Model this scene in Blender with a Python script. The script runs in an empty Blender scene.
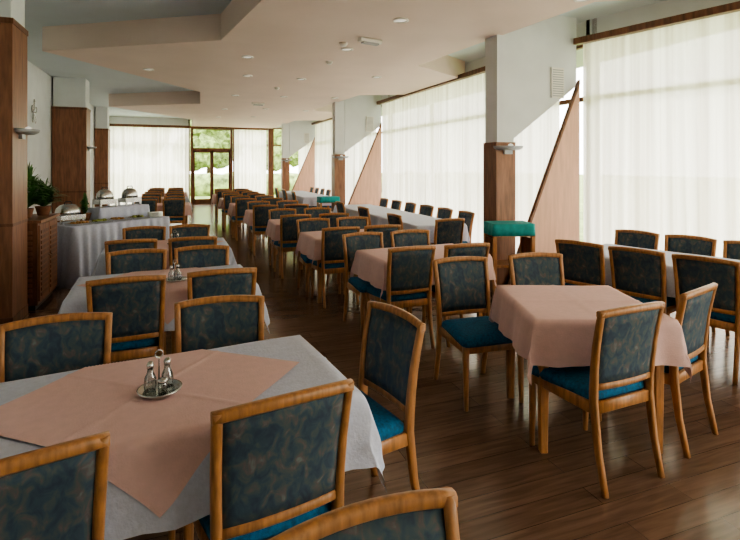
import bpy, math, random
from math import sin, cos, pi, atan2, sqrt, hypot, radians
from mathutils import Vector, noise
random.seed(7)
scene = bpy.context.scene
COL = scene.collection

# ------------------------------------------------------------------ materials
def newmat(name):
    m = bpy.data.materials.new(name); m.use_nodes = True
    nt = m.node_tree
    b = nt.nodes.get('Principled BSDF')
    return m, nt, b

def simple(name, col, rough=0.6, metal=0.0, var=0.06, scale=12.0, bump=0.0, stretch=(1,1,1), spec=0.5, bscale=None):
    m, nt, b = newmat(name)
    tc = nt.nodes.new('ShaderNodeTexCoord'); mp = nt.nodes.new('ShaderNodeMapping')
    mp.inputs['Scale'].default_value = stretch
    nz = nt.nodes.new('ShaderNodeTexNoise'); nz.inputs['Scale'].default_value = scale; nz.inputs['Detail'].default_value = 4
    rp = nt.nodes.new('ShaderNodeValToRGB')
    c0 = [max(0, c*(1-var*2)) for c in col]; c1 = [min(1, c*(1+var*2)) for c in col]
    rp.color_ramp.elements[0].color = (*c0, 1); rp.color_ramp.elements[0].position = 0.3
    rp.color_ramp.elements[1].color = (*c1, 1); rp.color_ramp.elements[1].position = 0.7
    nt.links.new(tc.outputs['Object'], mp.inputs['Vector']); nt.links.new(mp.outputs[0], nz.inputs['Vector'])
    nt.links.new(nz.outputs['Fac'], rp.inputs['Fac']); nt.links.new(rp.outputs['Color'], b.inputs['Base Color'])
    b.inputs['Roughness'].default_value = rough; b.inputs['Metallic'].default_value = metal
    b.inputs['Specular IOR Level'].default_value = spec
    if bump:
        bp = nt.nodes.new('ShaderNodeBump'); bp.inputs['Strength'].default_value = bump; bp.inputs['Distance'].default_value = 0.01
        src = nz
        if bscale:
            src = nt.nodes.new('ShaderNodeTexNoise'); src.inputs['Scale'].default_value = bscale
            nt.links.new(mp.outputs[0], src.inputs['Vector'])
        nt.links.new(src.outputs['Fac'], bp.inputs['Height']); nt.links.new(bp.outputs[0], b.inputs['Normal'])
    return m

M_WOOD = simple('chair_beech', (0.43, 0.20, 0.078), 0.34, var=0.16, scale=9, stretch=(6, 6, 1.0))
M_DWOOD = simple('dark_wood', (0.16, 0.065, 0.032), 0.42, var=0.2, scale=6, stretch=(5, 5, 0.6))
M_COLW = simple('column_wood', (0.25, 0.11, 0.06), 0.45, var=0.15, scale=6, stretch=(5, 5, 0.6))
M_PANEL = simple('panel_wood', (0.66, 0.40, 0.29), 0.5, var=0.05, scale=5, stretch=(4, 4, 0.5))
M_WALL = simple('wall_plaster', (0.72, 0.75, 0.77), 0.85, var=0.02, scale=3, bump=0.05, bscale=60)
M_CEIL = simple('ceiling_plaster', (0.80, 0.67, 0.60), 0.8, var=0.015, scale=1.5)
M_CEILH = simple('ceiling_recess', (0.64, 0.71, 0.76), 0.85, var=0.015, scale=1.5)
M_WHITE = simple('white_linen', (0.64, 0.67, 0.82), 0.75, var=0.03, scale=40, bump=0.25, bscale=90)
M_PINK = simple('pink_linen', (0.80, 0.55, 0.53), 0.75, var=0.02, scale=30, bump=0.15, bscale=160)
M_SEAT = simple('seat_fabric', (0.012, 0.12, 0.25), 0.85, var=0.2, scale=60, bump=0.2, bscale=250)
M_TEAL = simple('teal_cloth', (0.012, 0.27, 0.27), 0.75, var=0.08, scale=20)
M_METAL = simple('steel', (0.6, 0.6, 0.6), 0.25, metal=1.0, var=0.03)
M_GREY = simple('grey_metal', (0.36, 0.37, 0.39), 0.45, metal=0.4, var=0.03)
M_PLASTIC = simple('white_plastic', (0.8, 0.78, 0.74), 0.45, var=0.02)
M_PORC = simple('porcelain', (0.8, 0.8, 0.8), 0.2, var=0.01)
M_LEAF = simple('leaf', (0.06, 0.17, 0.035), 0.5, var=0.3, scale=15)
M_POT = simple('terracotta', (0.25, 0.11, 0.06), 0.7, var=0.1)
M_GRASS = simple('grass', (0.22, 0.28, 0.09), 0.9, var=0.2, scale=2)
M_TREE = simple('foliage', (0.26, 0.33, 0.11), 0.8, var=0.35, scale=3)
M_BARK = simple('bark', (0.12, 0.08, 0.05), 0.9, var=0.2)
M_BREAD = simple('bread', (0.45, 0.24, 0.09), 0.7, var=0.2, scale=20)
M_SALAD = simple('salad', (0.30, 0.33, 0.08), 0.6, var=0.4, scale=30)
M_BLACK = simple('black_plastic', (0.02, 0.02, 0.022), 0.5, var=0.05)

def glass(name, col=(1, 1, 1), mixf=0.85):
    m, nt, b = newmat(name)
    nt.nodes.remove(b)
    out = nt.nodes['Material Output']
    t = nt.nodes.new('ShaderNodeBsdfTransparent'); t.inputs[0].default_value = (*col, 1)
    g = nt.nodes.new('ShaderNodeBsdfGlossy'); g.inputs['Roughness'].default_value = 0.05
    mx = nt.nodes.new('ShaderNodeMixShader')
    lw = nt.nodes.new('ShaderNodeLayerWeight'); lw.inputs['Blend'].default_value = 0.25
    mt = nt.nodes.new('ShaderNodeMath'); mt.operation = 'MULTIPLY_ADD'; mt.inputs[1].default_value = 0.7; mt.inputs[2].default_value = max(0, 1-mixf-0.1)
    nt.links.new(lw.outputs['Fresnel'], mt.inputs[0]); nt.links.new(mt.outputs[0], mx.inputs[0])
    nt.links.new(t.outputs[0], mx.inputs[1]); nt.links.new(g.outputs[0], mx.inputs[2]); nt.links.new(mx.outputs[0], out.inputs[0])
    return m
M_GLASS = glass('window_glass', (0.96, 0.98, 0.96), 0.9)
M_CRUET = glass('cruet_glass', (0.78, 0.82, 0.82), 0.7)

def sheer():
    m, nt, b = newmat('sheer_curtain'); nt.nodes.remove(b)
    out = nt.nodes['Material Output']
    tr = nt.nodes.new('ShaderNodeBsdfTranslucent'); df = nt.nodes.new('ShaderNodeBsdfDiffuse'); tp = nt.nodes.new('ShaderNodeBsdfTransparent')
    tc = nt.nodes.new('ShaderNodeTexCoord'); mp = nt.nodes.new('ShaderNodeMapping'); mp.inputs['Scale'].default_value = (11, 11, 0.12)
    nz = nt.nodes.new('ShaderNodeTexNoise'); nz.inputs['Scale'].default_value = 1.0; nz.inputs['Detail'].default_value = 3
    rp = nt.nodes.new('ShaderNodeValToRGB')
    rp.color_ramp.elements[0].color = (0.74, 0.68, 0.58, 1); rp.color_ramp.elements[0].position = 0.36  # dark-to-light vertical streaks paint fold shading into the curtain colour
    rp.color_ramp.elements[1].color = (0.99, 0.95, 0.85, 1); rp.color_ramp.elements[1].position = 0.56
    nt.links.new(tc.outputs['Object'], mp.inputs[0]); nt.links.new(mp.outputs[0], nz.inputs['Vector']); nt.links.new(nz.outputs['Fac'], rp.inputs[0])
    nt.links.new(rp.outputs[0], tr.inputs[0]); nt.links.new(rp.outputs[0], df.inputs[0])
    m1 = nt.nodes.new('ShaderNodeMixShader'); m1.inputs[0].default_value = 0.10
    nt.links.new(tr.outputs[0], m1.inputs[1]); nt.links.new(df.outputs[0], m1.inputs[2])
    m2 = nt.nodes.new('ShaderNodeMixShader'); m2.inputs[0].default_value = 0.07
    nt.links.new(m1.outputs[0], m2.inputs[1]); nt.links.new(tp.outputs[0], m2.inputs[2]); nt.links.new(m2.outputs[0], out.inputs[0])
    return m
M_SHEER = sheer()

def backfabric():
    m, nt, b = newmat('back_fabric')
    tc = nt.nodes.new('ShaderNodeTexCoord'); mp = nt.nodes.new('ShaderNodeMapping'); mp.inputs['Scale'].default_value = (1, 1, 0.7)
    nz = nt.nodes.new('ShaderNodeTexNoise'); nz.inputs['Scale'].default_value = 27; nz.inputs['Detail'].default_value = 5; nz.inputs['Distortion'].default_value = 0.7
    rp = nt.nodes.new('ShaderNodeValToRGB'); e = rp.color_ramp.elements
    e[0].position = 0.32; e[0].color = (0.032, 0.050, 0.085, 1)
    e[1].position = 0.72; e[1].color = (0.155, 0.185, 0.18, 1)
    a = e.new(0.46); a.color = (0.045, 0.080, 0.110, 1)
    a = e.new(0.55); a.color = (0.075, 0.10, 0.105, 1)
    a = e.new(0.62); a.color = (0.125, 0.100, 0.105, 1)
    nt.links.new(tc.outputs['Object'], mp.inputs[0]); nt.links.new(mp.outputs[0], nz.inputs['Vector']); nt.links.new(nz.outputs['Fac'], rp.inputs[0])
    nt.links.new(rp.outputs[0], b.inputs['Base Color']); b.inputs['Roughness'].default_value = 0.75
    return m
M_BACK = backfabric()

def floormat():
    m, nt, b = newmat('laminate_floor')
    tc = nt.nodes.new('ShaderNodeTexCoord'); mp = nt.nodes.new('ShaderNodeMapping')
    bk = nt.nodes.new('ShaderNodeTexBrick')
    bk.inputs['Scale'].default_value = 1.0; bk.inputs['Brick Width'].default_value = 1.15; bk.inputs['Row Height'].default_value = 0.13
    bk.inputs['Mortar Size'].default_value = 0.0015; bk.inputs['Mortar Smooth'].default_value = 0.3; bk.offset = 0.37
    bk.inputs['Color1'].default_value = (0.225, 0.142, 0.102, 1); bk.inputs['Color2'].default_value = (0.165, 0.102, 0.073, 1)
    bk.inputs['Mortar'].default_value = (0.05, 0.03, 0.02, 1)
    mp2 = nt.nodes.new('ShaderNodeMapping'); mp2.inputs['Scale'].default_value = (1.2, 14, 1)
    nz = nt.nodes.new('ShaderNodeTexNoise'); nz.inputs['Scale'].default_value = 2.5; nz.inputs['Detail'].default_value = 6; nz.inputs['Distortion'].default_value = 0.4
    rp = nt.nodes.new('ShaderNodeValToRGB'); rp.color_ramp.elements[0].color = (0.68, 0.66, 0.64, 1); rp.color_ramp.elements[0].position = 0.3
    rp.color_ramp.elements[1].color = (1.18, 1.15, 1.12, 1); rp.color_ramp.elements[1].position = 0.7
    mx = nt.nodes.new('ShaderNodeMix'); mx.data_type = 'RGBA'; mx.blend_type = 'MULTIPLY'; mx.inputs[0].default_value = 1.0
    nt.links.new(tc.outputs['Object'], mp.inputs[0]); nt.links.new(mp.outputs[0], bk.inputs['Vector'])
    nt.links.new(tc.outputs['Object'], mp2.inputs[0]); nt.links.new(mp2.outputs[0], nz.inputs['Vector'])
    nt.links.new(nz.outputs['Fac'], rp.inputs[0]); nt.links.new(bk.outputs['Color'], mx.inputs[6]); nt.links.new(rp.outputs[0], mx.inputs[7])
    nt.links.new(mx.outputs[2], b.inputs['Base Color'])
    b.inputs['Roughness'].default_value = 0.19; b.inputs['Specular IOR Level'].default_value = 0.75
    bp = nt.nodes.new('ShaderNodeBump'); bp.inputs['Strength'].default_value = 0.05; bp.inputs['Distance'].default_value = 0.005
    nt.links.new(nz.outputs['Fac'], bp.inputs['Height']); nt.links.new(bp.outputs[0], b.inputs['Normal'])
    return m
M_FLOOR = floormat()

def lampmat():
    m, nt, b = newmat('lamp_diffuser')
    b.inputs['Base Color'].default_value = (0.8, 0.78, 0.74, 1)
    b.inputs['Emission Color'].default_value = (1, 0.93, 0.82, 1); b.inputs['Emission Strength'].default_value = 0.7
    return m
M_LAMP = lampmat()

# ------------------------------------------------------------------ mesh builder
class MB:
    def __init__(s): s.v = []; s.f = []; s.m = []; s.sm = []; s.mats = []
    def mi(s, mat):
        if mat not in s.mats: s.mats.append(mat)
        return s.mats.index(mat)
    def face(s, idx, mat, sm=False):
        s.f.append(tuple(idx)); s.m.append(s.mi(mat)); s.sm.append(sm)
    def box(s, x0, x1, y0, y1, z0, z1, mat):
        b = len(s.v)
        s.v += [(x0,y0,z0),(x1,y0,z0),(x1,y1,z0),(x0,y1,z0),(x0,y0,z1),(x1,y0,z1),(x1,y1,z1),(x0,y1,z1)]
        for q in ((0,3,2,1),(4,5,6,7),(0,1,5,4),(1,2,6,5),(2,3,7,6),(3,0,4,7)): s.face([b+i for i in q], mat)
    def loft(s, rings, mat, sm=True, cap=True, closed=True):
        b = len(s.v); n = len(rings[0])
        for r in rings: s.v += [tuple(p) for p in r]
        for i in range(len(rings)-1):
            for j in range(n if closed else n-1):
                k = (j+1) % n
                s.face((b+i*n+j, b+i*n+k, b+(i+1)*n+k, b+(i+1)*n+j), mat, sm)
        if cap:
            s.face([b+j for j in range(n)][::-1], mat); s.face([b+(len(rings)-1)*n+j for j in range(n)], mat)
    def lathe(s, prof, mat, c=(0,0,0), seg=20, sm=True, cap=True):
        rings = [[(c[0]+r*cos(2*pi*j/seg), c[1]+r*sin(2*pi*j/seg), c[2]+z) for j in range(seg)] for r, z in prof]
        s.loft(rings, mat, sm, cap)
    def tube(s, pts, r, mat, seg=8):
        rings = []
        pts = [Vector(p) for p in pts]
        for i, p in enumerate(pts):
            t = (pts[min(i+1, len(pts)-1)]-pts[max(i-1, 0)]).normalized()
            a = t.cross(Vector((0, 0, 1)))
            if a.length < 0.1: a = t.cross(Vector((1, 0, 0)))
            a.normalize(); bb = t.cross(a)
            rr = r[i] if isinstance(r, (list, tuple)) else r
            rings.append([p+a*rr*cos(2*pi*j/seg)+bb*rr*sin(2*pi*j/seg) for j in range(seg)])
        s.loft(rings, mat)
    def prism(s, poly, axis, a0, a1, mat):
        b = len(s.v); n = len(poly)
        for a in (a0, a1):
            for p in poly: s.v.append((p[0], p[1], a) if axis == 'z' else (p[0], a, p[1]))
        s.face([b+i for i in range(n)][::-1], mat); s.face([b+n+i for i in range(n)], mat)
        for i in range(n):
            k = (i+1) % n; s.face((b+i, b+k, b+n+k, b+n+i), mat)
    def mesh(s, name):
        me = bpy.data.meshes.new(name); me.from_pydata(s.v, [], s.f); me.update()
        for m in s.mats: me.materials.append(m)
        me.polygons.foreach_set('material_index', s.m); me.polygons.foreach_set('use_smooth', s.sm)
        import bmesh
        bm = bmesh.new(); bm.from_mesh(me); bmesh.ops.recalc_face_normals(bm, faces=bm.faces); bm.to_mesh(me); bm.free()
        me.update(); return me
    def obj(s, name, loc=(0,0,0), rz=0.0, parent=None):
        return place(name, s.mesh(name), loc, rz, parent)

def place(name, me, loc=(0,0,0), rz=0.0, parent=None):
    o = bpy.data.objects.new(name, me); COL.objects.link(o)
    o.location = loc; o.rotation_euler = (0, 0, rz)
    if parent: o.parent = parent
    return o
def empty(name, loc=(0,0,0), rz=0.0):
    return place(name, None, loc, rz)

def chring(c, U, V, w, h, ch=0.22):
    c = Vector(c); U = Vector(U); V = Vector(V); a = w/2; b = h/2; k = min(w, h)*ch
    pts = [(a-k, -b), (a, -b+k), (a, b-k), (a-k, b), (-a+k, b), (-a, b-k), (-a, -b+k), (-a+k, -b)]
    return [c+U*p[0]+V*p[1] for p in pts]
XA, YA, ZA = (1, 0, 0), (0, 1, 0), (0, 0, 1)

# ------------------------------------------------------------------ chair
def yb(z):
    pts = [(0, -0.275), (0.2, -0.232), (0.42, -0.205), (0.55, -0.208), (0.7, -0.226), (0.8, -0.245), (0.92, -0.272)]
    for (z0, y0), (z1, y1) in zip(pts, pts[1:]):
        if z <= z1: 
            t = (z-z0)/(z1-z0); return y0+(y1-y0)*t
    return pts[-1][1]
def chair_mesh():
    m = MB()
    px = lambda z: 0.198+0.014*max(0, (z-0.42)/0.48)
    W0 = 0.212
    cv = lambda x: -0.022*(1-(x/W0)**2)
    ar = lambda x: 0.012*(1-(x/W0)**2)
    for sx in (-1, 1):
        rings = []
        for z in (0, 0.1, 0.2, 0.32, 0.42, 0.5, 0.6, 0.7, 0.78, 0.85, 0.893):
            d = 0.028+0.016*min(1, z/0.42) if z < 0.45 else 0.044-0.012*(z-0.45)/0.45
            rings.append(chring((sx*px(z), yb(z), z), XA, YA, 0.030, d))
        m.loft(rings, M_WOOD)
        rings = [chring((sx*(0.205+0.004*(0.44-z)), 0.215+0.02*(0.44-z), z), XA, YA, 0.026+0.016*z/0.44, 0.026+0.016*z/0.44) for z in (0, 0.15, 0.3, 0.44)]
        m.loft(rings, M_WOOD)
        m.loft([chring((sx*(0.197+0.01*t), -0.20+0.41*t, 0.395), XA, ZA, 0.022, 0.06) for t in (0, 0.5, 1)], M_WOOD)
    m.loft([chring((x, 0.215, 0.395), YA, ZA, 0.022, 0.06) for x in (-0.2, 0, 0.2)], M_WOOD)
    m.loft([chring((x, -0.205, 0.395), YA, ZA, 0.022, 0.06) for x in (-0.19, 0, 0.19)], M_WOOD)
    def trap(ins, z):
        fw, bw, y0, y1, r = 0.235-ins, 0.198-ins, -0.192+ins, 0.255-ins, 0.04
        out = []
        for cx, cy, a0 in ((fw-r, y1-r, 0), (-fw+r, y1-r, 90), (-bw+r*.6, y0+r*.6, 180), (bw-r*.6, y0+r*.6, 270)):
            rr = r if cy > 0 else r*.6
            for k in range(5):
                a = radians(a0+22.5*k); out.append((cx+rr*cos(a), cy+rr*sin(a), z))
        return out
    m.loft([trap(0.006, 0.418), trap(0.0, 0.435), trap(0.002, 0.455), trap(0.018, 0.474), trap(0.06, 0.484), trap(0.13, 0.487)], M_SEAT)
    xs = [-0.226+0.452*i/14 for i in range(15)]
    m.loft([chring((x, yb(0.885)+cv(x), 0.880+ar(x)), YA, ZA, 0.030, 0.036, 0.25) for x in xs], M_WOOD)
    xs2 = [-0.19+0.38*i/8 for i in range(9)]
    m.loft([chring((x, yb(0.51)+cv(x)*.8, 0.505), YA, ZA, 0.024, 0.034) for x in xs2], M_WOOD)
    rings = []
    for i in range(11):
        t = -1+2*i/10; r = []
        zs = [0.520+0.345*k/8 for k in range(9)]
        def pt(z, side):
            x = t*(px(z)-0.010); e = min(1, (1-abs(t))*5)*min(1, (z-0.512)*18, (0.875-z)*18)
            yy = yb(z)+cv(x)*(0.8+0.2*(z-.5)/.38)
            return (x, yy+(0.006+0.011*e if side else -0.006-0.004*e), z+ar(x)*max(0, (z-.7)/.17))
        for z in zs: r.append(pt(z, 1))
        for z in zs[::-1]: r.append(pt(z, 0))
        rings.append(r)
    m.loft(rings, M_BACK)
    return m.mesh('dining_chair')
CH = chair_mesh()
def chair(tx, ty, deg):
    """tx,ty = plan position of the top of the chair back, deg=0 faces +Y"""
    a = radians(deg); fx, fy = -sin(a), cos(a)
    return place('dining_chair', CH, (tx+fx*0.28, ty+fy*0.28, 0), a)

# ------------------------------------------------------------------ tables
def cloth(name, lx, ly, hw, hh, rot, off, mat, zt=0.755, seed=0.0, n=56, crease=True, flare=0.08):
    m = MB(); c, s = cos(rot), sin(rot)
    def axis(h, e):
        if abs(rot) > 0.01: return [-h+2*h*i/n for i in range(n+1)]
        k = 12; hang = [e+(h-e)*i/k for i in range(1, k+1)]
        nn = 30 if e < 1 else 90
        inner = [-e+2*e*i/nn for i in range(nn+1)]
        return [-x for x in hang[::-1]]+inner+hang
    U = axis(hw, lx/2); V = axis(hh, ly/2)
    for v in V:
        for u in U:
            a = u*c-v*s; b = u*s+v*c
            dx = max(0, abs(a)-lx/2); dy = max(0, abs(b)-ly/2); h = hypot(dx, dy)
            sa = 1 if a > 0 else -1; sb = 1 if b > 0 else -1
            z = zt+off-0.975*h
            wv = 0.013*min(1, h/0.2)
            x = sa*min(abs(a), lx/2); y = sb*min(abs(b), ly/2)
            if dx > 0: x += sa*(off+min(0.010, dx)+flare*dx+wv*(1+sin(b*19+seed+sa)+0.4*sin(b*41+seed)))
            if dy > 0: y += sb*(off+min(0.010, dy)+0.08*dy+wv*(1+sin(a*17+seed*1.7+sb)+0.4*sin(a*37)))
            if h == 0:
                if crease: z += 0.0034*math.exp(-(u/0.009)**2)+0.0034*math.exp(-(v/0.009)**2)
                z += 0.0018*sin(a*9+b*7+seed)+0.0018
            m.v.append((x, y, z))
    W = len(U)
    for i in range(len(V)-1):
        for j in range(W-1): m.face((i*W+j, i*W+j+1, (i+1)*W+j+1, (i+1)*W+j), mat, True)
    return m.mesh(name)
_cache = {}
def table_frame(lx, ly):
    m = MB()
    m.box(-lx/2+.004, lx/2-.004, -ly/2+.004, ly/2-.004, 0.722, 0.75, M_WOOD)
    ix, iy = lx/2-0.07, ly/2-0.07
    for sx in (-1, 1):
        for sy in (-1, 1):
            m.loft([chring((sx*ix, sy*iy, z), XA, YA, w, w, 0.12) for z, w in ((0, 0.042), (0.4, 0.052), (0.722, 0.058))], M_WOOD, sm=False)
        m.box(sx*ix-0.012, sx*ix+0.012, -iy, iy, 0.64, 0.722, M_WOOD)
        m.box(-ix, ix, sx*iy-0.012, sx*iy+0.012, 0.64, 0.722, M_WOOD)
    return m.mesh('table_frame')
def table(cx, cy, deg, lx, ly, kind):
    key = (lx, ly, kind)
    if key not in _cache:
        L = [('table_frame', table_frame(lx, ly))]
        if kind == 'wd':
            L.append(('tablecloth', cloth('tablecloth', lx, ly, lx/2+.30, ly/2+.27, 0, 0.0, M_WHITE, seed=1.0, flare=.22)))
            L.append(('table_topper', cloth('table_topper', lx, ly, .41, .41, pi/4, 0.007, M_PINK, seed=1.0, n=90)))
        elif kind == 'w':
            L.append(('tablecloth', cloth('tablecloth', lx, ly, lx/2+.25, ly/2+.25, 0, 0.0, M_WHITE, seed=2.0)))
        else:
            L.append(('tablecloth', cloth('tablecloth', lx, ly, lx/2+.24, ly/2+.24, 0, 0.0, M_PINK, seed=0.4)))
        _cache[key] = L
    e = empty('dining_table', (cx, cy, 0), radians(deg))
    for nme, me in _cache[key]: place(nme, me, parent=e)
    return e

def cruet(x, y, rz=0.3):
    m = MB()
    m.lathe([(0.001, 0), (0.062, 0), (0.075, 0.006), (0.078, 0.014), (0.072, 0.014), (0.066, 0.008), (0.001, 0.007)], M_METAL, seg=28)
    for bx, by, hh in ((-0.03, 0.012, 0.1), (0.03, 0.012, 0.1)):
        m.lathe([(0.001, 0.008), (0.021, 0.008), (0.022, 0.03), (0.02, 0.055), (0.011, 0.075), (0.010, 0.09), (0.001, 0.09)], M_CRUET, (bx, by, 0), 16)
        m.lathe([(0.012, 0.088), (0.013, 0.1), (0.008, 0.112), (0.001, 0.114)], M_METAL, (bx, by, 0), 14)
    m.lathe([(0.001, 0.008), (0.016, 0.008), (0.017, 0.045), (0.012, 0.05), (0.001, 0.05)], M_CRUET, (0, -0.035, 0), 14)
    m.lathe([(0.017, 0.045), (0.017, 0.058), (0.001, 0.062)], M_METAL, (0, -0.035, 0), 14)
    m.tube([(0, 0.01, 0.008), (0, 0.01, 0.12), (0, 0.01, 0.125)], 0.003, M_METAL)
    m.tube([(0.014*cos(a), 0.01, 0.135+0.014*sin(a)) for a in [2*pi*i/14 for i in range(15)]], 0.0025, M_METAL, 6)
    m.obj('cruet_set', (x, y, 0.769), rz)

# near tables
table(-0.10, 2.04, 6, 1.40, 0.70, 'wd'); cruet(-0.07, 2.0)
for c in ((.31, 1.51, 9), (-.39, 1.41, 14), (.33, .955, 184), (.985, 2.22, 101), (-.53, 2.68, 184), (.2, 2.76, 177)): chair(*c)
table(-0.10, 4.02, 3, 1.20, 0.70, 'wd'); cruet(-0.03, 3.9, 0.8)
for c in ((-.31, 3.46, 3), (.27, 3.49, 1), (-.33, 4.57, 181), (.18, 4.59, 178)): chair(*c)
table(-0.12, 5.76, 1, 1.20, 0.70, 'wd'); cruet(-0.05, 5.7, 0.2)
for c in ((-.43, 5.22, 2), (.12, 5.20, -1), (-.38, 6.28, 182), (.11, 6.30, 178)): chair(*c)
# table D, pink
table(2.32, 2.47, -21, 0.78, 0.80, 'p')
for c in ((2.12, 1.86, 3), (2.80, 2.00, 16), (1.99, 3.32, 176), (2.64, 3.26, 168)): chair(*c)
# table F, G
table(2.22, 4.41, 1, 1.1, 0.70, 'p')
for c in ((1.88, 3.9, 2), (2.42, 3.88, -2), (1.78, 4.92, 183), (2.33, 4.93, 178)): chair(*c)
table(2.0, 5.96, 1, 1.1, 0.70, 'p')
for c in ((1.72, 5.44, 1), (2.24, 5.46, -2), (1.65, 6.48, 181), (2.20, 6.49, 178)): chair(*c)
# centre row receding
cy = 7.6
for k, cx in enumerate((1.86, 1.74, 1.62, 1.54, 1.48)):
    table(cx, cy, random.uniform(-2, 2), 1.1, 0.70, 'p')
    for dx in (-.28, .28):
        chair(cx+dx+random.uniform(-.03, .03), cy-.51, random.uniform(-4, 4))
        chair(cx+dx+random.uniform(-.03, .03), cy+.52, 180+random.uniform(-4, 4))
    cy += 1.95
# left far row
cy = 12.0
for k in range(3):
    table(-.4, cy, random.uniform(-2, 2), 1.2, 0.70, 'wd' if k % 2 else 'p')
    for dx in (-.28, .28):
        chair(-.4+dx, cy-.53, random.uniform(-4, 4)); chair(-.4+dx, cy+.54, 180+random.uniform(-4, 4))
    cy += 2.4
# window row bay 1
aE = math.degrees(atan2(0.30, 0.95))
dE = Vector((0.30, -0.954)); nE = Vector((0.954, 0.30))
cE = Vector((4.33, 2.85))
table(cE.x, cE.y, aE, 0.80, 2.50, 'w')
for k in range(5):
    s_ = -1.02+0.51*k
    p = cE+dE*s_-nE*0.62; chair(p.x, p.y, -90+aE+random.uniform(-3, 3))
    p = cE+dE*s_+nE*0.60; chair(p.x, p.y, 90+aE+random.uniform(-3, 3))
# bay 2 long table, bay 3 long table
for y0, y1 in ((6.35, 10.35), (13.3, 16.8)):
    table(3.52, (y0+y1)/2, 0, 0.78, y1-y0, 'w')
    k = 0; y = y0+0.3
    while y < y1-0.1:
        chair(4.13, y, 90+random.uniform(-3, 3))
        if k % 2 == 0: chair(2.90, y+0.05, -90+random.uniform(-3, 3))
        k += 1; y += 0.66
chair(3.35, 5.80, 4)

# ------------------------------------------------------------------ room shell
YF = 22.4; XR = 5.0; XL = -2.7; YB = -3.0; ZC = 3.25; ZH = 3.6
m = MB(); m.box(XL-.2, 7.6, YB-.2, YF+.3, -0.12, 0, M_FLOOR); m.obj('floor')
m = MB(); m.box(XL-.2, XL, YB-.2, YF+.3, 0, ZH+.1, M_WALL); m.obj('wall_left')
m = MB(); m.box(XL, 7.6, YB-.2, YB, 3.2, ZH+.1, M_WALL); m.box(XL, 3.0, YB-.2, YB, 0, 3.2, M_WALL); m.box(3.0, 7.6, YB-.2, YB, 0, .1, M_WALL); m.obj('wall_back')  # gap on the right holds an added, unseen window for fill light
m = MB(); m.box(7.45, 7.6, YB, 0.1, 3.25, ZH+.1, M_WALL); m.box(7.45, 7.6, YB, 0.1, 0, .1, M_WALL); m.box(6.75, 7.6, 0.0, 0.1, 0, ZH+.1, M_WALL); m.obj('wall_right')  # open span behind the camera, added to let in more light
m = MB(); m.box(XL, XL+.02, YB, YF, 0, 0.09, M_DWOOD); m.obj('baseboard_left')
P = 7.15
left = []
for y, xa in ((6.83-P, .5), (6.83, .82), (6.83+P, .42), (6.83+2*P, .42)):
    left += [(xa, y-2.2), (0.5, y), (-1.85, y+1.55)]
left = [p for p in left if YB < p[1] < YF]
left = [(0.45, YB)]+left+[(0.45, YF)]
right = [(7.5, YB), (7.5, 3.2), (4.8, 3.35), (3.9, 3.9), (3.65, 7.4), (XR+.1, 8.3)]
for k in (1, 2):
    o = 7.0*k; right += [(XR+.1, 3.4+o), (3.9, 4.0+o)] + ([(3.65, 7.4+o), (XR+.1, 8.3+o)] if k == 1 else [(3.8, YF)])
poly = left + right[::-1]
m = MB(); m.prism(poly, 'z', ZC, ZH+.05, M_CEIL)
m.box(XL-.2, 7.6, YB-.2, YF+.3, ZH, ZH+.15, M_CEILH)
m.obj('ceiling')

def sconce(x, y, z, rz):
    m = MB()
    def half(r, zz): return [(r*cos(a), r*1.25*sin(a), zz) for a in [-pi/2+pi*i/14 for i in range(15)]]
    m.loft([half(.12, 0), half(.16, .02), half(.17, .05), half(.155, .05), half(.145, .03)], M_GREY, cap=True)
    m.box(-.004, .03, -.06, .06, -.05, .05, M_GREY)
    m.lathe([(.03, .03), (.035, .06), (.02, .075), (.001, .08)], M_LAMP, (.07, 0, 0), 12)
    m.obj('wall_sconce', (x, y, z), rz)
def group(Y, k):
    m = MB()
    m.box(3.72, 3.97, Y, Y+.26, 0, ZH, M_WALL)
    m.box(3.70, 3.985, Y-.015, Y+.275, 0.0, 1.90, M_COLW)
    m.obj('column')
    m = MB()
    m.prism([(3.985, 1.95), (5.0, 2.68), (5.0, ZH), (3.985, ZH)], 'y', Y+.02, Y+.22, M_WALL)
    m.obj('wall_pier')
    m = MB()
    m.prism([(3.80, 0), (4.98, 0), (4.98, 2.72)], 'y', Y-.06, Y-.02, M_PANEL)
    m.prism([(3.78, 0), (3.815, 0), (4.98, 2.69), (4.98, 2.75)], 'y', Y-.07, Y-.017, M_DWOOD)
    m.obj('wood_panel_triangular')
    m = MB()
    m.box(4.57, 4.77, Y-.005, Y+.02, 2.50, 2.90, M_PLASTIC)
    for i in range(12): m.box(4.585, 4.755, Y-.012, Y-.004, 2.52+i*.031, 2.532+i*.031, M_GREY)
    m.obj('ventilation_grille')
    sconce(3.86, Y-.016, 1.80, -pi/2)
for k, Y in enumerate((5.3, 12.3, 19.3)): group(Y, k)
m = MB(); m.box(3.62, 3.85, YF-.35, YF-.12, 0, ZC, M_DWOOD); m.obj('wood_pillar')

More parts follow.
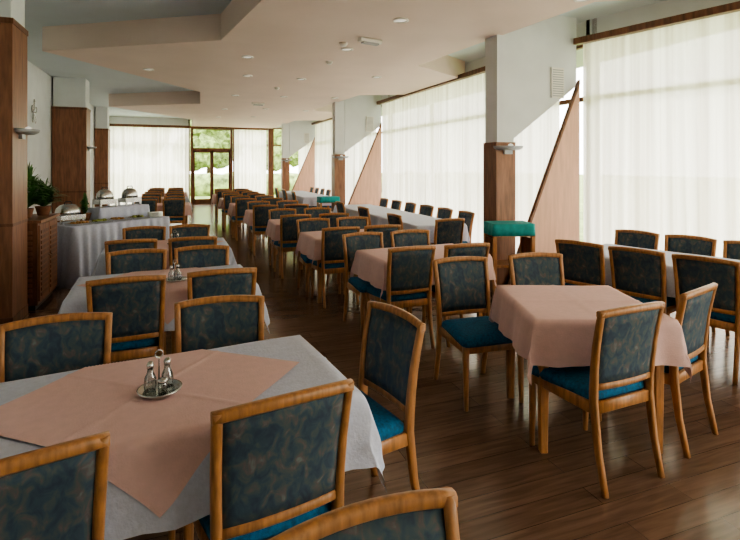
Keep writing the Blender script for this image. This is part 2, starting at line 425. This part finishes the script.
def curtain(name, p0, p1, z0, z1, amp=0.045, wl=0.16, seed=0):
    p0 = Vector(p0); p1 = Vector(p1); L = (p1-p0).length; d = (p1-p0)/L; n = Vector((d.y, -d.x))
    m = MB(); N = int(L/0.02); Z = 5
    for iz in range(Z+1):
        t = iz/Z; z = z0+(z1-z0)*t
        for i in range(N+1):
            s = L*i/N
            ph = s*2*pi/wl + 1.6*noise.noise(Vector((s*1.3, seed, t*0.4)))*3
            a = amp*(0.55+0.6*noise.noise(Vector((s*2.1, seed+5, 0)))) * (1.0-0.35*t)
            q = p0+d*s+n*(a*sin(ph)+0.02*noise.noise(Vector((s*.7, seed+9, t))))
            m.v.append((q.x, q.y, z))
    W = N+1
    for iz in range(Z):
        for i in range(N): m.face((iz*W+i, iz*W+i+1, (iz+1)*W+i+1, (iz+1)*W+i), M_SHEER, True)
    return m.obj(name)
curtain('sheer_curtain', (5.03, 5.22), (6.42, 0.12), 0.03, 3.27, seed=1)
curtain('sheer_curtain', (4.98, 12.2), (4.98, 5.62), 0.03, 3.27, seed=2)
curtain('sheer_curtain', (4.98, 19.2), (4.98, 12.62), 0.03, 3.27, seed=3)
curtain('sheer_curtain', (4.98, YF-.25), (4.98, 19.62), 0.03, 3.27, seed=4)
curtain('sheer_curtain', (0.36, YF-.2), (XL+.05, YF-.2), 0.03, 3.2, seed=5)
curtain('sheer_curtain', (3.55, YF-.2), (2.18, YF-.2), 0.03, 3.2, seed=6)
curtain('sheer_curtain', (3.05, YB+.15), (7.3, YB+.15), 0.03, 3.2, seed=7)  # hangs over the added fill-light window behind the camera

def window(i, p0, p1, step=2.3):
    p0 = Vector(p0); p1 = Vector(p1); L = (p1-p0).length; rz = atan2(p1.y-p0.y, p1.x-p0.x)
    m = MB()
    n = max(1, round(L/step))
    for k in range(n+1):
        x = min(max(L*k/n, .04), L-.04); m.box(x-.03, x+.03, -.04, .04, 0, ZH, M_DWOOD)
    for z in (0.0, 2.5, 3.25): m.box(0, L, -.03, .03, z, z+.06, M_DWOOD)
    m.box(0, L, -.04, .04, 3.3, ZH, M_WALL)
    m.obj('window_%d' % i, (p0.x, p0.y, 0), rz)
window(1, (6.72, 0.1), (5.28, 5.3)); window(2, (5.26, 5.3), (5.26, 12.3)); window(3, (5.26, 12.3), (5.26, 19.3)); window(4, (5.26, 19.3), (5.26, YF))
window(5, (XL, YF+.05), (0.40, YF+.05)); window(6, (2.14, YF+.05), (5.2, YF+.05)); window(7, (3.0, YB-.1), (7.45, YB-.1)); window(8, (7.52, YB), (7.52, 0.0))  # last two windows are added, unseen behind the camera, to brighten the interior
def rail(name, p0, p1, z0=3.22, z1=3.30):
    p0 = Vector(p0); p1 = Vector(p1); L = (p1-p0).length
    m = MB(); m.box(0, L, -.05, .05, z0, z1, M_DWOOD); m.obj(name, (p0.x, p0.y, 0), atan2(p1.y-p0.y, p1.x-p0.x))
rail('trim_1', (6.34, 0.12), (4.95, 5.28)); rail('trim_2', (4.90, 5.6), (4.90, 12.28)); rail('trim_3', (4.90, 12.6), (4.90, 19.28)); rail('trim_4', (XL, YF-.3), (3.6, YF-.3), 3.17, 3.25)

# far double door
m = MB()
x0, x1 = 0.42, 2.12; yd = YF+.02
for x in (x0, x1-.09): m.box(x, x+.09, yd-.14, yd+.06, 0, ZC, M_DWOOD)
m.box(x0, x1, yd-.12, yd+.05, 2.25, 2.36, M_DWOOD); m.box(x0, x1, yd-.12, yd+.05, ZC-.1, ZC, M_DWOOD)
xm = (x0+x1)/2
for a, b in ((x0+.09, xm), (xm, x1-.09)):
    m.box(a, a+.07, yd-.06, yd, 0, 2.25, M_DWOOD); m.box(b-.07, b, yd-.06, yd, 0, 2.25, M_DWOOD)
    m.box(a, b, yd-.06, yd, 2.17, 2.25, M_DWOOD); m.box(a, b, yd-.06, yd, 0, .2, M_DWOOD)
    m.box(a+.06, b-.06, yd-.034, yd-.028, .2, 2.17, M_GLASS)
m.box(xm-.075, xm-.055, yd-.1, yd-.06, .98, 1.12, M_METAL); m.box(xm+.055, xm+.075, yd-.1, yd-.06, .98, 1.12, M_METAL)
m.box(x0+.09, x1-.09, yd-.034, yd-.028, 2.36, ZC-.1, M_GLASS)
m.obj('door_1')

def lcol(x0, x1, y0, y1, zt):
    m = MB(); m.box(x0, x1, y0, y1, 0, ZH, M_WALL)
    m.box(x0-.02, x1+.02, y0-.02, y1+.02, 0, zt, M_COLW)
    m.box(x0-.028, x1+.028, y0-.028, y1+.028, zt-.04, zt+.015, M_DWOOD); m.box(x0-.026, x1+.026, y0-.026, y1+.026, 0, .1, M_DWOOD)
    m.box(x0-.024, x1+.024, y0-.024, y1+.024, 1.0, 1.03, M_DWOOD)
    m.obj('column')
lcol(-2.15, -1.57, 5.9, 6.38, 3.05); lcol(-2.66, -2.02, 13.0, 13.5, 2.92); lcol(-2.66, -2.3, 19.0, 19.5, 2.85)
sconce(-1.548, 6.14, 1.93, 0)
sconce(-2.0, 13.25, 2.0, 0)
m = MB()
for k in range(5):
    a0 = k*2*pi/5+.3; pts = []
    for i in range(17):
        t = i/16*2*pi; r = .19*(1-cos(t))/2; a = a0+.35*sin(t)
        pts.append((0.02+.02*sin(t/2), r*cos(a), r*1.3*sin(a)))
    m.tube(pts, .009, M_METAL, 6)
m.lathe([(.001, -.02), (.03, -.01), (.03, .01), (.001, .02)], M_METAL, (.02, 0, 0), 12)
m.obj('wall_art_flower', (XL+.01, 11.4, 2.65))

# ------------------------------------------------------------------ ceiling fittings
def downlight(x, y, z=ZC):
    m = MB()
    m.lathe([(.085, 0), (.09, -.012), (.07, -.018), (.062, -.006)], M_PLASTIC, seg=24, cap=False)
    m.lathe([(.001, -.006), (.064, -.006), (.064, -.002), (.001, -.002)], M_LAMP, seg=24)
    m.obj('ceiling_downlight', (x, y, z))
for x, y in ((2.33, 5.15), (3.7, 3.85), (2.2, 6.7), (.95, 7.7), (1.15, 9.3), (2.15, 9.3), (-.5, 9.3), (3.4, 8.6), (3.5, 11.6), (2.3, 11.8), (1.2, 12), (2.3, 14.5), (3.5, 14.6), (1.2, 15), (2.3, 17), (2.6, 2.0), (1.2, 17.5)):
    downlight(x, y)
def emlight(x, y, rz):
    m = MB()
    m.loft([chring((t, 0, -.03), YA, ZA, .09, .055, .3) for t in (-.16, .16)], M_PLASTIC, sm=False)
    m.box(-.12, .12, -.035, .035, -.075, -.055, M_GREY)
    m.obj('emergency_light', (x, y, ZC), rz)
emlight(2.3, 6.05, .2); emlight(1.9, 13.2, .2)
def detector(x, y):
    m = MB(); m.lathe([(.055, 0), (.055, -.02), (.035, -.045), (.001, -.05)], M_PLASTIC, seg=20); m.obj('smoke_detector', (x, y, ZC))
detector(2.05, 6.4); detector(2.2, 7.6); detector(1.9, 10.5)

# ------------------------------------------------------------------ teal service stands
def stand(x, y, rz, zt=.93):
    m = MB()
    for sx in (-1, 1):
        for sy in (-1, 1): m.box(sx*.23-.02, sx*.23+.02, sy*.15-.02, sy*.15+.02, 0, zt-.13, M_WOOD)
        m.box(sx*.23-.01, sx*.23+.01, -.15, .15, .12, zt-.18, M_DWOOD)
    m.box(-.23, .23, -.16, .16, .12, .15, M_WOOD); m.box(-.23, .23, -.16, .16, .42, .45, M_WOOD); m.box(-.25, .25, -.17, .17, zt-.15, zt-.12, M_WOOD)
    def ring(a, b, z, w):
        pts = []
        n = 64
        for i in range(n):
            t = 2*pi*i/n; cx, sy = cos(t), sin(t); k = 1/max(abs(cx)/a, abs(sy)/b)
            k += w*sin(14*t)
            pts.append((k*cx, k*sy, z))
        return pts
    m.loft([ring(.26, .185, zt-.14, .007), ring(.255, .182, zt-.08, .004), ring(.25, .18, zt-.006, 0), ring(.24, .17, zt, 0)], M_TEAL)
    m.obj('service_stand', (x, y, 0), rz)
stand(3.66, 4.98, -.25, .93); stand(3.45, 12.0, 0, .84)

# ------------------------------------------------------------------ sideboard
m = MB()
m.box(-2.05, -1.47, 6.46, 7.34, .06, .97, M_DWOOD); m.box(-2.08, -1.43, 6.43, 7.37, .97, 1.0, M_COLW); m.box(-2.0, -1.5, 6.5, 7.3, 0, .06, M_BLACK)
for k in range(2):
    a = 6.48+.43*k
    m.box(-1.47, -1.452, a, a+.41, .1, .94, M_COLW)
    for i in range(13): m.box(-1.452, -1.444, a+.04, a+.37, .15+i*.058, .185+i*.058, M_DWOOD)
    m.lathe([(.001, 0), (.012, .004), (.012, .016), (.001, .02)], M_METAL, (-1.442, a+(.37 if k == 0 else .04), .55), 10)
for i in range(13): m.box(-2.0, -1.52, 6.45, 6.462, .15+i*.058, .185+i*.058, M_COLW)
m.obj('sideboard')

def plant(name, x, y, z, h, spread, n=60, pot=True, seed=0, lw=1.0):
    r = random.Random(seed); m = MB()
    pz = .10 if pot else 0
    if pot:
        m.lathe([(.001, 0), (.06, 0), (.085, .10), (.09, .11), (.075, .11), (.07, .09), (.001, .09)], M_POT, seg=18)
    for i in range(n):
        a = r.uniform(0, 2*pi); L = r.uniform(.2, 1)*h; sp = r.uniform(.15, 1)*spread; w = r.uniform(.012, .028)*lw
        b = len(m.v); K = 6
        for k in range(K+1):
            t = k/K; rr = sp*t**1.1; zz = pz+L*(t*1.5-.75*t*t*(.6+.9*sp/spread)); ww = w*sin(pi*min(.97, t*.85+.13))
            zz = max(zz, .01)
            c = (rr*cos(a), rr*sin(a)); 
            m.v += [(c[0]-ww*sin(a), c[1]+ww*cos(a), zz), (c[0]+ww*sin(a), c[1]-ww*cos(a), zz)]
        for k in range(K): m.face((b+2*k, b+2*k+1, b+2*k+3, b+2*k+2), M_LEAF, True)
    m.obj(name, (x, y, z))
plant('potted_fern', -1.66, 6.76, 1.001, .66, .29, 320, seed=1, lw=1.5)
plant('potted_fern', -1.56, 7.12, 1.001, .40, .28, 240, seed=2, lw=1.3)

# ------------------------------------------------------------------ buffet
A = Vector((-1.30, 7.50)); ub = Vector((.735, .678)); rb = atan2(ub.y, ub.x); Lb = 1.55; Db = .75
buf = empty('buffet_table', (A.x, A.y, 0), rb)
def skirt(x0, x1, y0, y1, z0, z1, name, parent, amp=.018):
    m = MB(); per = []
    step = .018
    def seg(p, q, nrm):
        L = hypot(q[0]-p[0], q[1]-p[1]); n = int(L/step)
        for i in range(n):
            t = i/n; per.append((p[0]+(q[0]-p[0])*t, p[1]+(q[1]-p[1])*t, nrm))
    seg((x0, y0), (x1, y0), (0, -1)); seg((x1, y0), (x1, y1), (1, 0)); seg((x1, y1), (x0, y1), (0, 1)); seg((x0, y1), (x0, y0), (-1, 0))
    rings = []
    for k, z in enumerate((z0, z0+(z1-z0)*.4, z0+(z1-z0)*.8, z1-.01, z1)):
        w = (1.3, 1, .6, .1, 0)[k]*amp
        rings.append([(p[0]+p[2][0]*w*(1.2+sin(i*.85)+.5*sin(i*.31)), p[1]+p[2][1]*w*(1.2+sin(i*.85)+.5*sin(i*.31)), z) for i, p in enumerate(per)])
    m.loft(rings, M_WHITE)
    return m.obj(name, parent=parent)
skirt(0, Lb, 0, Db, .003, .80, 'table_skirt', buf, .03)
skirt(.65, 1.5, .40, .72, .80, .98, 'riser_cloth', buf, .006)
def onb(u, v, z):
    n = Vector((-ub.y, ub.x)); p = A+ub*u+n*v; return (p.x, p.y, z)
def chafing(u, v, z, s=1.0):
    m = MB()
    m.box(-.2*s, .2*s, -.14*s, .14*s, .05, .12, M_METAL)
    for sx in (-.18*s, .18*s):
        for sy in (-.12*s, .12*s): m.box(sx-.012, sx+.012, sy-.012, sy+.012, 0, .06, M_METAL)
    m.loft([[(.19*s*c_*cos(a), .135*s*c_*sin(a), z_) for a in [2*pi*i/24 for i in range(24)]] for c_, z_ in ((1, .12), (1, .16), (.9, .21), (.65, .25), (.3, .268), (.05, .272))], M_METAL)
    m.tube([(-.05, 0, .268), (-.04, 0, .3), (.04, 0, .3), (.05, 0, .268)], .007, M_BLACK)
    m.obj('chafing_dish', onb(u, v, z), rb)
chafing(.25, .52, .80, .9); chafing(.84, .56, .98, .7); chafing(1.27, .56, .98, .7)
def plates(u, v, z, n=9):
    m = MB()
    for i in range(n): m.lathe([(.05, i*.012), (.11, i*.012+.012), (.115, i*.012+.016), (.05, i*.012+.006)], M_PORC, seg=24)
    m.obj('plate_stack', onb(u, v, z))
plates(1.40, .14, .80, 6)
def tray(u, v, fm):
    m = MB()
    m.loft([[(sx*k*.14, sy*k*.11, z) for sx, sy in ((-1, -1), (1, -1), (1, 1), (-1, 1))] for k, z in ((.9, 0), (1, .03), (.96, .03), (.88, .008))], M_METAL, sm=False)
    r = random.Random(u)
    for i in range(14):
        x, y = r.uniform(-.1, .1), r.uniform(-.07, .07); q = r.uniform(.02, .03)
        m.lathe([(.001, .006), (q, .015), (q*1.1, .03), (q*.7, .045), (.001, .05)], fm, (x, y, 0), 10)
    m.obj('food_tray', onb(u, v, .80), rb)
tray(.18, .17, M_BREAD); tray(.49, .17, M_SALAD); tray(.80, .17, M_BREAD); tray(1.11, .17, M_SALAD)
plant('potted_fern', *onb(.55, .60, .8)[:2], .801, .36, .09, 80, seed=5)

# ------------------------------------------------------------------ outside
m = MB(); m.box(-60, 80, -40, 110, -.3, -.2, M_GRASS); m.obj('ground')
def tree(x, y, h, seed):
    r = random.Random(seed); m = MB()
    m.tube([(0, 0, -.2), (.1, 0, h*.3), (0, .1, h*.6)], [.22, .17, .1], M_BARK, 10)
    import bmesh
    for k in range(9):
        a = r.uniform(0, 2*pi); R = h*r.uniform(.16, .26); cx, cy_, cz = h*.22*cos(a)*r.random(), h*.22*sin(a)*r.random(), h*r.uniform(.35, .85)
        bm = bmesh.new(); bmesh.ops.create_icosphere(bm, subdivisions=3, radius=1)
        b = len(m.v)
        for v in bm.verts:
            q = v.co*(1+.35*noise.noise(v.co*2.5+Vector((k*7, seed, 0)))+.15*noise.noise(v.co*7)); m.v.append((cx+q.x*R, cy_+q.y*R, cz+q.z*R))
        for f in bm.faces: m.face([b+v.index for v in f.verts], M_TREE, False)
        bm.free()
    m.obj('tree', (x, y, 0))
for i, (x, y, h) in enumerate(((-4, 44, 8), (2.5, 50, 8), (7, 46, 8), (-10, 52, 9), (13, 54, 9))): tree(x, y, h, i)
m = MB()
r = []
for i in range(60):
    x = -12+i*.6
    r.append([(x, 32+dy+.15*noise.noise(Vector((x, dy, z))), z+.2*noise.noise(Vector((x*1.5, z, 3)))) for dy, z in ((-.5, -.2), (-.55, .5), (-.4, 1.0), (0, 1.15), (.4, 1.0), (.5, -.2))])
m.loft(r, M_TREE); m.obj('hedge')

# ------------------------------------------------------------------ world + camera
w = bpy.data.worlds.new('World'); scene.world = w; w.use_nodes = True
bg = w.node_tree.nodes['Background']; bg.inputs[0].default_value = (1.0, 0.99, 0.965, 1); bg.inputs[1].default_value = 8.2
try:
    scene.view_settings.view_transform = 'AgX'
    scene.view_settings.look = 'AgX - Medium High Contrast'
except Exception as ex:
    print(ex)

cam = bpy.data.cameras.new('Camera'); co = bpy.data.objects.new('Camera', cam); COL.objects.link(co)
cam.sensor_width = 36; cam.lens = 500/740*36; cam.shift_y = -104/740; cam.clip_start = .05; cam.clip_end = 300
co.location = (0, 0, 1.6); co.rotation_euler = (radians(90), 0, radians(-20.8))
scene.camera = co
